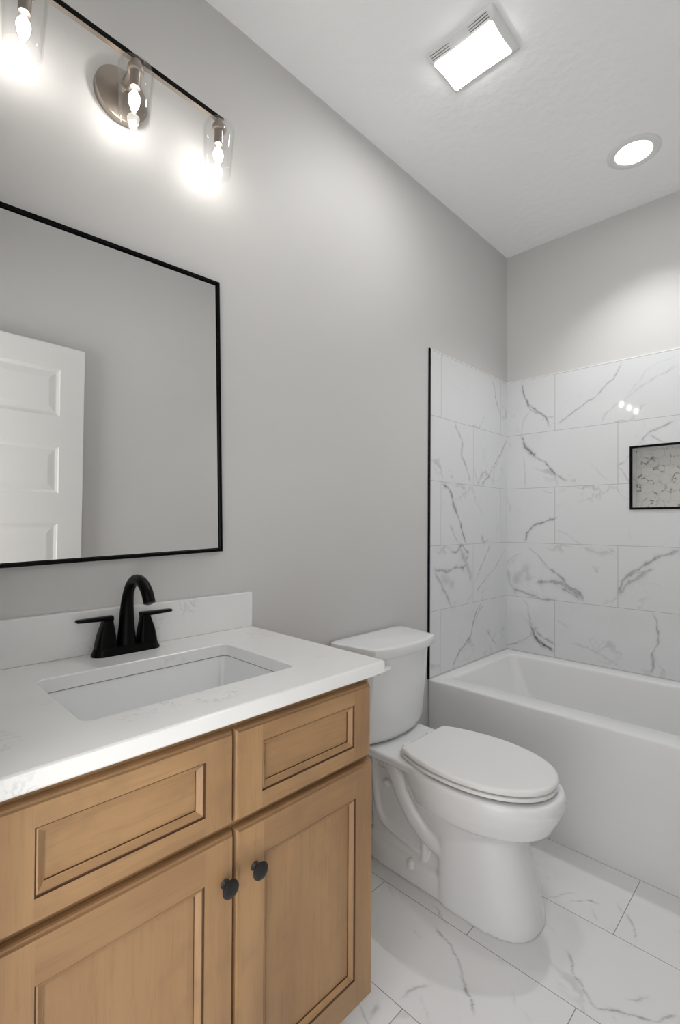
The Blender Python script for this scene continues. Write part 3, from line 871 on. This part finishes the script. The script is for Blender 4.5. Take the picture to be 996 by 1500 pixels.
for k in (-1, 0, 1):
    y = LY + k * 0.2365
    c = (LX, y, 0)
    zt_ = LZ - 0.0065
    bm = bmesh.new()
    lathe(bm, [(0.0, zt_ + 0.001), (0.0125, zt_ + 0.001), (0.0125, zt_ - 0.012), (0.0185, zt_ - 0.013), (0.0195, zt_ - 0.016), (0.0195, zt_ - 0.024), (0.0185, zt_ - 0.026), (0.0135, zt_ - 0.027), (0.0125, zt_ - 0.030), (0.0125, zt_ - 0.066), (0.0115, zt_ - 0.067), (0.0, zt_ - 0.067)], c, 'Z', 32)
    sk = obj('socket', bm, M['nickel'], vl, 35)
    bm = bmesh.new()
    g0 = zt_ - 0.0125
    lathe(bm, [(0.0135, g0), (0.034, g0), (0.0400, g0 - 0.003), (0.0425, g0 - 0.010), (0.0422, g0 - 0.03), (0.0380, g0 - 0.1310), (0.0386, g0 - 0.1330), (0.0380, g0 - 0.1348), (0.0366, g0 - 0.1354), (0.0352, g0 - 0.1348), (0.0346, g0 - 0.1330), (0.0352, g0 - 0.1310), (0.0395, g0 - 0.03), (0.0400, g0 - 0.011), (0.038, g0 - 0.006), (0.033, g0 - 0.0032), (0.0135, g0 - 0.003)], c, 'Z', 48)
    obj('glass_shade', bm, M['glass'], vl, 50)
    bm = bmesh.new()
    b0 = zt_ - 0.067
    lathe(bm, [(0.0085, b0), (0.0095, b0 - 0.004), (0.0130, b0 - 0.014), (0.0160, b0 - 0.026), (0.0158, b0 - 0.034), (0.0130, b0 - 0.045), (0.0075, b0 - 0.058), (0.0030, b0 - 0.066), (0.0, b0 - 0.068)], c, 'Z', 24)
    bl = obj('bulb', bm, M['bulbglass'], vl, 60)
    bm = bmesh.new()
    lathe(bm, [(0.0, b0 - 0.006), (0.005, b0 - 0.008), (0.0122, b0 - 0.020), (0.0138, b0 - 0.029), (0.0112, b0 - 0.043), (0.0055, b0 - 0.056), (0.0, b0 - 0.061)], c, 'Z', 16)
    obj('filament', bm, M['bulb_e'], bl, 60)
vl.rotation_euler = (math.radians(-2.2), 0, 0)

# ------------------------------------------------------------------ ceiling lights
fan = thing('exhaust_fan', 'white ceiling exhaust fan with slotted grille and glowing rectangular lens', 'ceiling fan light', (0.49, 1.432, H))
FX0, FX1, FY0, FY1 = 0.3695, 0.6105, 1.3345, 1.5300
lx0, lx1, ly0, ly1 = 0.3820, 0.5920, 1.3640, 1.5080
bm = bmesh.new()
def bow(pts, cx, cy, hx, hy, b):
    out = []
    for x, y, z in pts:
        u, v = (x - cx) / hx, (y - cy) / hy
        out.append((cx + (u * (1 - b * (1 - v * v))) * hx, cy + (v * (1 - b * 1.3 * (1 - u * u))) * hy, z))
    return out
def dense(p0, n=8):
    out = []
    for i in range(len(p0)):
        a, b = Vector(p0[i]), Vector(p0[(i + 1) % len(p0)])
        m_ = n if (b - a).length > 0.05 else 1
        for k in range(m_): out.append(tuple(a.lerp(b, k / m_)))
    return out
lcx, lcy, lhx, lhy = (lx0 + lx1) / 2, (ly0 + ly1) / 2, (lx1 - lx0) / 2, (ly1 - ly0) / 2
lens = bow(dense(rrect(lx0, lx1, ly0, ly1, H - 0.019, 0.011, 5)), lcx, lcy, lhx, lhy, 0.035)
lens_d = bow(dense(rrect(lx0 + 0.003, lx1 - 0.003, ly0 + 0.003, ly1 - 0.003, H - 0.0215, 0.010, 5)), lcx, lcy, lhx, lhy, 0.035)
rings = [dense(rrect(FX0 + 0.002, FX1 - 0.002, FY0 + 0.002, FY1 - 0.002, H - 0.0004, 0.010, 5)), dense(rrect(FX0, FX1, FY0, FY1, H - 0.003, 0.010, 5)), dense(rrect(FX0 + 0.002, FX1 - 0.002, FY0 + 0.002, FY1 - 0.002, H - 0.0062, 0.010, 5)),
         bow(dense(rrect(lx0 - 0.010, lx1 + 0.013, ly0 - 0.018, ly1 + 0.016, H - 0.0115, 0.012, 5)), lcx, lcy, lhx + 0.01, lhy + 0.015, 0.02), lens]
loft(bm, rings, True, True, False)
obj('grille', bm, M['plastic'], fan, 30)
bm = bmesh.new(); loft(bm, [lens, lens_d], True, False, True)
obj('light_lens', bm, M['fan_e'], fan)
for yq, zq in ((1.3415, H - 0.0092), (1.3485, H - 0.0126), (1.3550, H - 0.0155)):
    for a, b in ((0.386, 0.452), (0.522, 0.588)):
        bm = bmesh.new(); sl = []
        for i in range(6):
            t0, t1 = a + (b - a) * i / 6, a + (b - a) * (i + 1) / 6
            cv = lambda x: 0.004 * (1 - ((x - lcx) / lhx) ** 2)
            ym = yq + cv((t0 + t1) / 2)
            sl.append([(t0, ym - 0.0007, zq + 0.003), (t0, ym + 0.0007, zq + 0.003), (t0, ym + 0.0007, zq - 0.0012), (t0, ym - 0.0007, zq - 0.0012)])
        sl.append([(b, p[1], p[2]) for p in sl[-1]])
        loft(bm, sl)
        obj('vent_slot', bm, M['dark'], fan)
dl = thing('downlight', 'round white recessed ceiling downlight glowing above the bathtub', 'ceiling light', (0.750, 2.292, H))
bm = bmesh.new()
lathe(bm, [(0.0985, H - 0.0003), (0.0985, H - 0.0025), (0.0955, H - 0.0045), (0.086, H - 0.0062), (0.074, H - 0.0060), (0.0685, H - 0.0045), (0.0670, H - 0.0015)], (0.750, 2.292, 0), 'Z', 64)
obj('trim_ring', bm, M['plastic'], dl, 40)
bm = bmesh.new(); lathe(bm, [(0.0, H - 0.0026), (0.04, H - 0.0026), (0.0672, H - 0.0022)], (0.750, 2.292, 0), 'Z', 48)
obj('light_lens', bm, M['down_e'], dl)
ld = bpy.data.lights.new('downlight_beam', 'SPOT')
ld.energy = DOWNLIGHT_W; ld.color = (0.98, 0.99, 1.0)
ld.spot_size = math.radians(110); ld.spot_blend = 0.75; ld.shadow_soft_size = 0.035
lo_ = bpy.data.objects.new('downlight_beam', ld); COL.objects.link(lo_)
lo_.parent = dl; lo_.location = (0, 0, -0.012)

# ------------------------------------------------------------------ toilet
TYC = 1.459
to = thing('toilet', 'white two-piece toilet with closed oval lid between vanity and bathtub', 'toilet', (0.40, TYC, 0))
def egg(xb, xf, hw, z, nb=2.0, nf=2.0, split=0.47, n=48):
    """horizontal slice: back half and front half are superellipses sharing the widest line"""
    xs = xb + (xf - xb) * split
    pts = []
    for k in range(n):
        a = 2 * math.pi * k / n
        c, s = math.cos(a), math.sin(a)
        e = nf if c >= 0 else nb
        L = (xf - xs) if c >= 0 else (xs - xb)
        pts.append((xs + L * math.copysign(abs(c) ** (2 / e), c), TYC + hw * math.copysign(abs(s) ** (2 / e), s), z))
    return pts
bm = bmesh.new()
# rim band and bowl belly
loft(bm, [egg(0.36, 0.60, 0.07, 0.12, 2, 2), egg(0.315, 0.62, 0.105, 0.19, 2.2, 2), egg(0.280, 0.655, 0.130, 0.25, 2.3, 2), egg(0.262, 0.690, 0.146, 0.285, 2.3, 2.1), egg(0.25, 0.735, 0.164, 0.303, 2.2, 2.15, 0.5), egg(0.25, 0.757, 0.176, 0.345, 2.4, 2.15, 0.5),
          egg(0.25, 0.770, 0.181, 0.38, 2.5, 2.15, 0.5), egg(0.25, 0.766, 0.180, 0.404, 2.5, 2.15, 0.5), egg(0.254, 0.760, 0.175, 0.412, 2.5, 2.15, 0.5)])
# front pedestal
loft(bm, [egg(0.405, 0.709, 0.1225, 0.0, 6, 2.5, 0.45), egg(0.405, 0.706, 0.1215, 0.03, 6, 2.5, 0.45), egg(0.405, 0.683, 0.117, 0.12, 6, 2.5, 0.45), egg(0.407, 0.660, 0.115, 0.21, 6, 2.5, 0.45), egg(0.41, 0.650, 0.116, 0.27, 6, 2.4, 0.45), egg(0.41, 0.662, 0.122, 0.31, 6, 2.3, 0.45)])
# deck under the tank running into the rim
loft(bm, [rrect(0.055, 0.42, TYC - 0.125, TYC + 0.125, 0.372, 0.03), rrect(0.045, 0.42, TYC - 0.150, TYC + 0.150, 0.390, 0.035), rrect(0.042, 0.42, TYC - 0.155, TYC + 0.155, 0.412, 0.035), rrect(0.047, 0.41, TYC - 0.150, TYC + 0.150, 0.4175, 0.035)])
# recessed rear wall and the base plinth
loft(bm, [rrect(0.10, 0.45, TYC - 0.072, TYC + 0.072, 0.0, 0.03), rrect(0.09, 0.45, TYC - 0.076, TYC + 0.076, 0.38, 0.03)])
loft(bm, [egg(0.07, 0.47, 0.114, 0.0, 3.2, 8, 0.5), egg(0.072, 0.47, 0.112, 0.03, 3.2, 8, 0.5), egg(0.078, 0.47, 0.109, 0.066, 3.2, 8, 0.5), egg(0.086, 0.47, 0.103, 0.074, 3.2, 8, 0.5), egg(0.10, 0.46, 0.086, 0.079, 3.2, 8, 0.5), egg(0.105, 0.46, 0.076, 0.11, 3.2, 8, 0.5)])
for s in (-1, 1):
    yy = TYC + s * 0.074
    # trapway bulge, its upper loop and the raised border behind it
    tube(bm, catmull([(0.160, yy - s * 0.010, 0.350), (0.200, yy + s * 0.006, 0.362), (0.240, yy + s * 0.014, 0.338), (0.275, yy + s * 0.017, 0.278), (0.318, yy + s * 0.016, 0.220), (0.368, yy + s * 0.012, 0.180), (0.42, yy + s * 0.006, 0.158), (0.45, yy - s * 0.01, 0.150)], 5), 0.032, 16)
    tube(bm, catmull([(0.120, yy - s * 0.004, 0.385), (0.125, yy, 0.28), (0.138, yy, 0.19), (0.165, yy + s * 0.004, 0.140), (0.23, yy + s * 0.004, 0.118), (0.33, yy + s * 0.004, 0.100)], 5), 0.012, 12)
    tube(bm, [(0.345, yy + s * 0.000, 0.160), (0.350, yy + s * 0.006, 0.085)], 0.014, 12)
body = obj('bowl', bm, M['porc'], to, True)
rm = body.modifiers.new('remesh', 'REMESH'); rm.mode = 'VOXEL'; rm.voxel_size = 0.005; rm.use_smooth_shade = True
sm = body.modifiers.new('smooth', 'SMOOTH'); sm.factor = 0.5; sm.iterations = 7
for s in (-1, 1):
    bm = bmesh.new()
    cap = [(0.0165, -0.01), (0.0165, 0.005), (0.014, 0.011), (0.008, 0.0150), (0.0, 0.0165)]
    lathe(bm, cap, (0.312, TYC + s * 0.103, 0.062), 'Z', 20)
    obj('bolt_cap', bm, M['plastic'], to, 60)
    bm = bmesh.new()
    lathe(bm, [(0.0, s * 0.006), (0.012, s * 0.0055), (0.0165, s * 0.002), (0.0165, -s * 0.010)], (0.190, TYC + s * 0.085, 0.276), 'Y', 20)
    obj('hole_plug', bm, M['plastic'], to, 60)
# seat and lid
def lid_ring(ins, z, xb=0.285, xf=0.748, hb=0.125, hw=0.174):
    if ins > 0.02:
        k = 1 - ins / hw
        return [(0.50 + (p[0] - 0.50) * k, TYC + (p[1] - TYC) * k, z) for p in lid_ring(0.012, z)]
    pts = []
    n = 40
    xs = 0.495
    for k in range(n + 1):
        a = -math.pi / 2 + math.pi * k / n
        pts.append((xs + (xf - ins - xs) * math.cos(a) ** (2 / 2.1) if math.cos(a) > 0 else xs, TYC + (hw - ins) * math.copysign(abs(math.sin(a)) ** (2 / 2.1), math.sin(a)), z))
    ab = (xs - xb) / math.sqrt(max(1e-6, 1 - (hb / hw) ** 2))
    m_ = 14
    for k in range(1, m_ + 1):
        x = xs - (xs - xb - ins) * k / m_
        pts.append((x, TYC + (hw - ins) * math.sqrt(max(0, 1 - ((xs - x) / ab) ** 2)), z))
    for k in range(m_, 0, -1):
        x = xs - (xs - xb - ins) * k / m_
        pts.append((x, TYC - (hw - ins) * math.sqrt(max(0, 1 - ((xs - x) / ab) ** 2)), z))
    return pts
bm = bmesh.new()
loft(bm, [lid_ring(0.011, 0.4188), lid_ring(0.0045, 0.4190), lid_ring(0.0015, 0.4215), lid_ring(0.0025, 0.4295), lid_ring(0.006, 0.4312), lid_ring(0.011, 0.4315)])
obj('seat', bm, M['plastic'], to, 50)
bm = bmesh.new()
loft(bm, [lid_ring(0.010, 0.4366), lid_ring(0.0015, 0.4370), lid_ring(0.0, 0.4380), lid_ring(-0.001, 0.4410), lid_ring(-0.0005, 0.4475), lid_ring(0.002, 0.4512), lid_ring(0.007, 0.4530), lid_ring(0.012, 0.4536), lid_ring(0.05, 0.4546), lid_ring(0.10, 0.4550)])
obj('lid', bm, M['plastic'], to, 50)
for s in (-1, 1):
    bm = bmesh.new(); box(bm, 0.262, 0.292, TYC + s * 0.072 - 0.02, TYC + s * 0.072 + 0.02, 0.416, 0.442, 0, 0.004)
    box(bm, 0.273, 0.290, TYC + s * 0.105 - 0.016, TYC + s * 0.105 + 0.016, 0.424, 0.438, 0, 0.003)
    obj('hinge', bm, M['plastic'], to)
for s, xx in ((-1, 0.60), (1, 0.60)):
    bm = bmesh.new(); box(bm, xx - 0.014, xx + 0.014, TYC + s * 0.120 - 0.008, TYC + s * 0.120 + 0.008, 0.4310, 0.4370, 0, 0.0008)
    obj('lid_bumper', bm, M['plastic'], to)
# tank: flat back, bowed front
def tank_ring(xb, xc, hb, hf, bulge, z, r=0.02, off=0.0):
    """back corners at xb, +-hb; front corners at xc, +-hf; front bows out by bulge"""
    ctrl = []
    n = 24
    pts = []
    for k in range(n + 1):
        t = -1 + 2 * k / n
        pts.append((xc + bulge * (1 - abs(t) ** 2.2), TYC + hf * t))
    pts = pts + [(xb, TYC + hb), (xb, TYC - hb)]
    # round all corners by sampling a corner-cut
    def cc(P, it=3):
        for _ in range(it):
            Q = []
            for i in range(len(P)):
                a, b = P[i], P[(i + 1) % len(P)]
                L = math.hypot(b[0] - a[0], b[1] - a[1])
                c = min(0.25, r / max(L, 1e-6) * 0.6)
                Q.append((a[0] + (b[0] - a[0]) * c, a[1] + (b[1] - a[1]) * c)); Q.append((b[0] - (b[0] - a[0]) * c, b[1] - (b[1] - a[1]) * c))
            P = Q
        return P
    return [(x, y, z) for x, y in cc(pts)]
bm = bmesh.new()
loft(bm, [tank_ring(0.035, 0.145, 0.165, 0.150, 0.030, 0.4200), tank_ring(0.028, 0.155, 0.180, 0.162, 0.036, 0.4275), tank_ring(0.024, 0.162, 0.188, 0.168, 0.038, 0.445), tank_ring(0.024, 0.165, 0.190, 0.169, 0.038, 0.46), tank_ring(0.022, 0.182, 0.200, 0.165, 0.034, 0.60), tank_ring(0.020, 0.196, 0.208, 0.163, 0.032, 0.735)])
tank = obj('tank', bm, M['porc'], to, 40)
bm = bmesh.new()
loft(bm, [tank_ring(0.016, 0.200, 0.210, 0.170, 0.032, 0.7335, 0.04), tank_ring(0.013, 0.207, 0.216, 0.178, 0.033, 0.7365, 0.04), tank_ring(0.012, 0.210, 0.2185, 0.182, 0.034, 0.742, 0.04), tank_ring(0.011, 0.214, 0.220, 0.185, 0.035, 0.766, 0.04), tank_ring(0.0125, 0.212, 0.218, 0.183, 0.035, 0.7715, 0.04), tank_ring(0.018, 0.206, 0.212, 0.177, 0.034, 0.7745, 0.04), tank_ring(0.026, 0.197, 0.203, 0.168, 0.033, 0.7757, 0.04)])
obj('tank_lid', bm, M['porc'], to, 40)
bm = bmesh.new()
ly, lz = TYC - 0.118, 0.702
lathe(bm, [(0.0, 0.018), (0.012, 0.018), (0.014, 0.012), (0.014, -0.012)], (0.209, ly - 0.01, lz), 'X', 20)
tube(bm, [(0.224, ly + 0.002, lz), (0.229, ly - 0.012, lz - 0.001), (0.229, ly - 0.062, lz - 0.004)], [(0.008, 0.005), (0.008, 0.005), (0.0065, 0.004)], 14)
obj('flush_lever', bm, M['plastic'], to, 45)
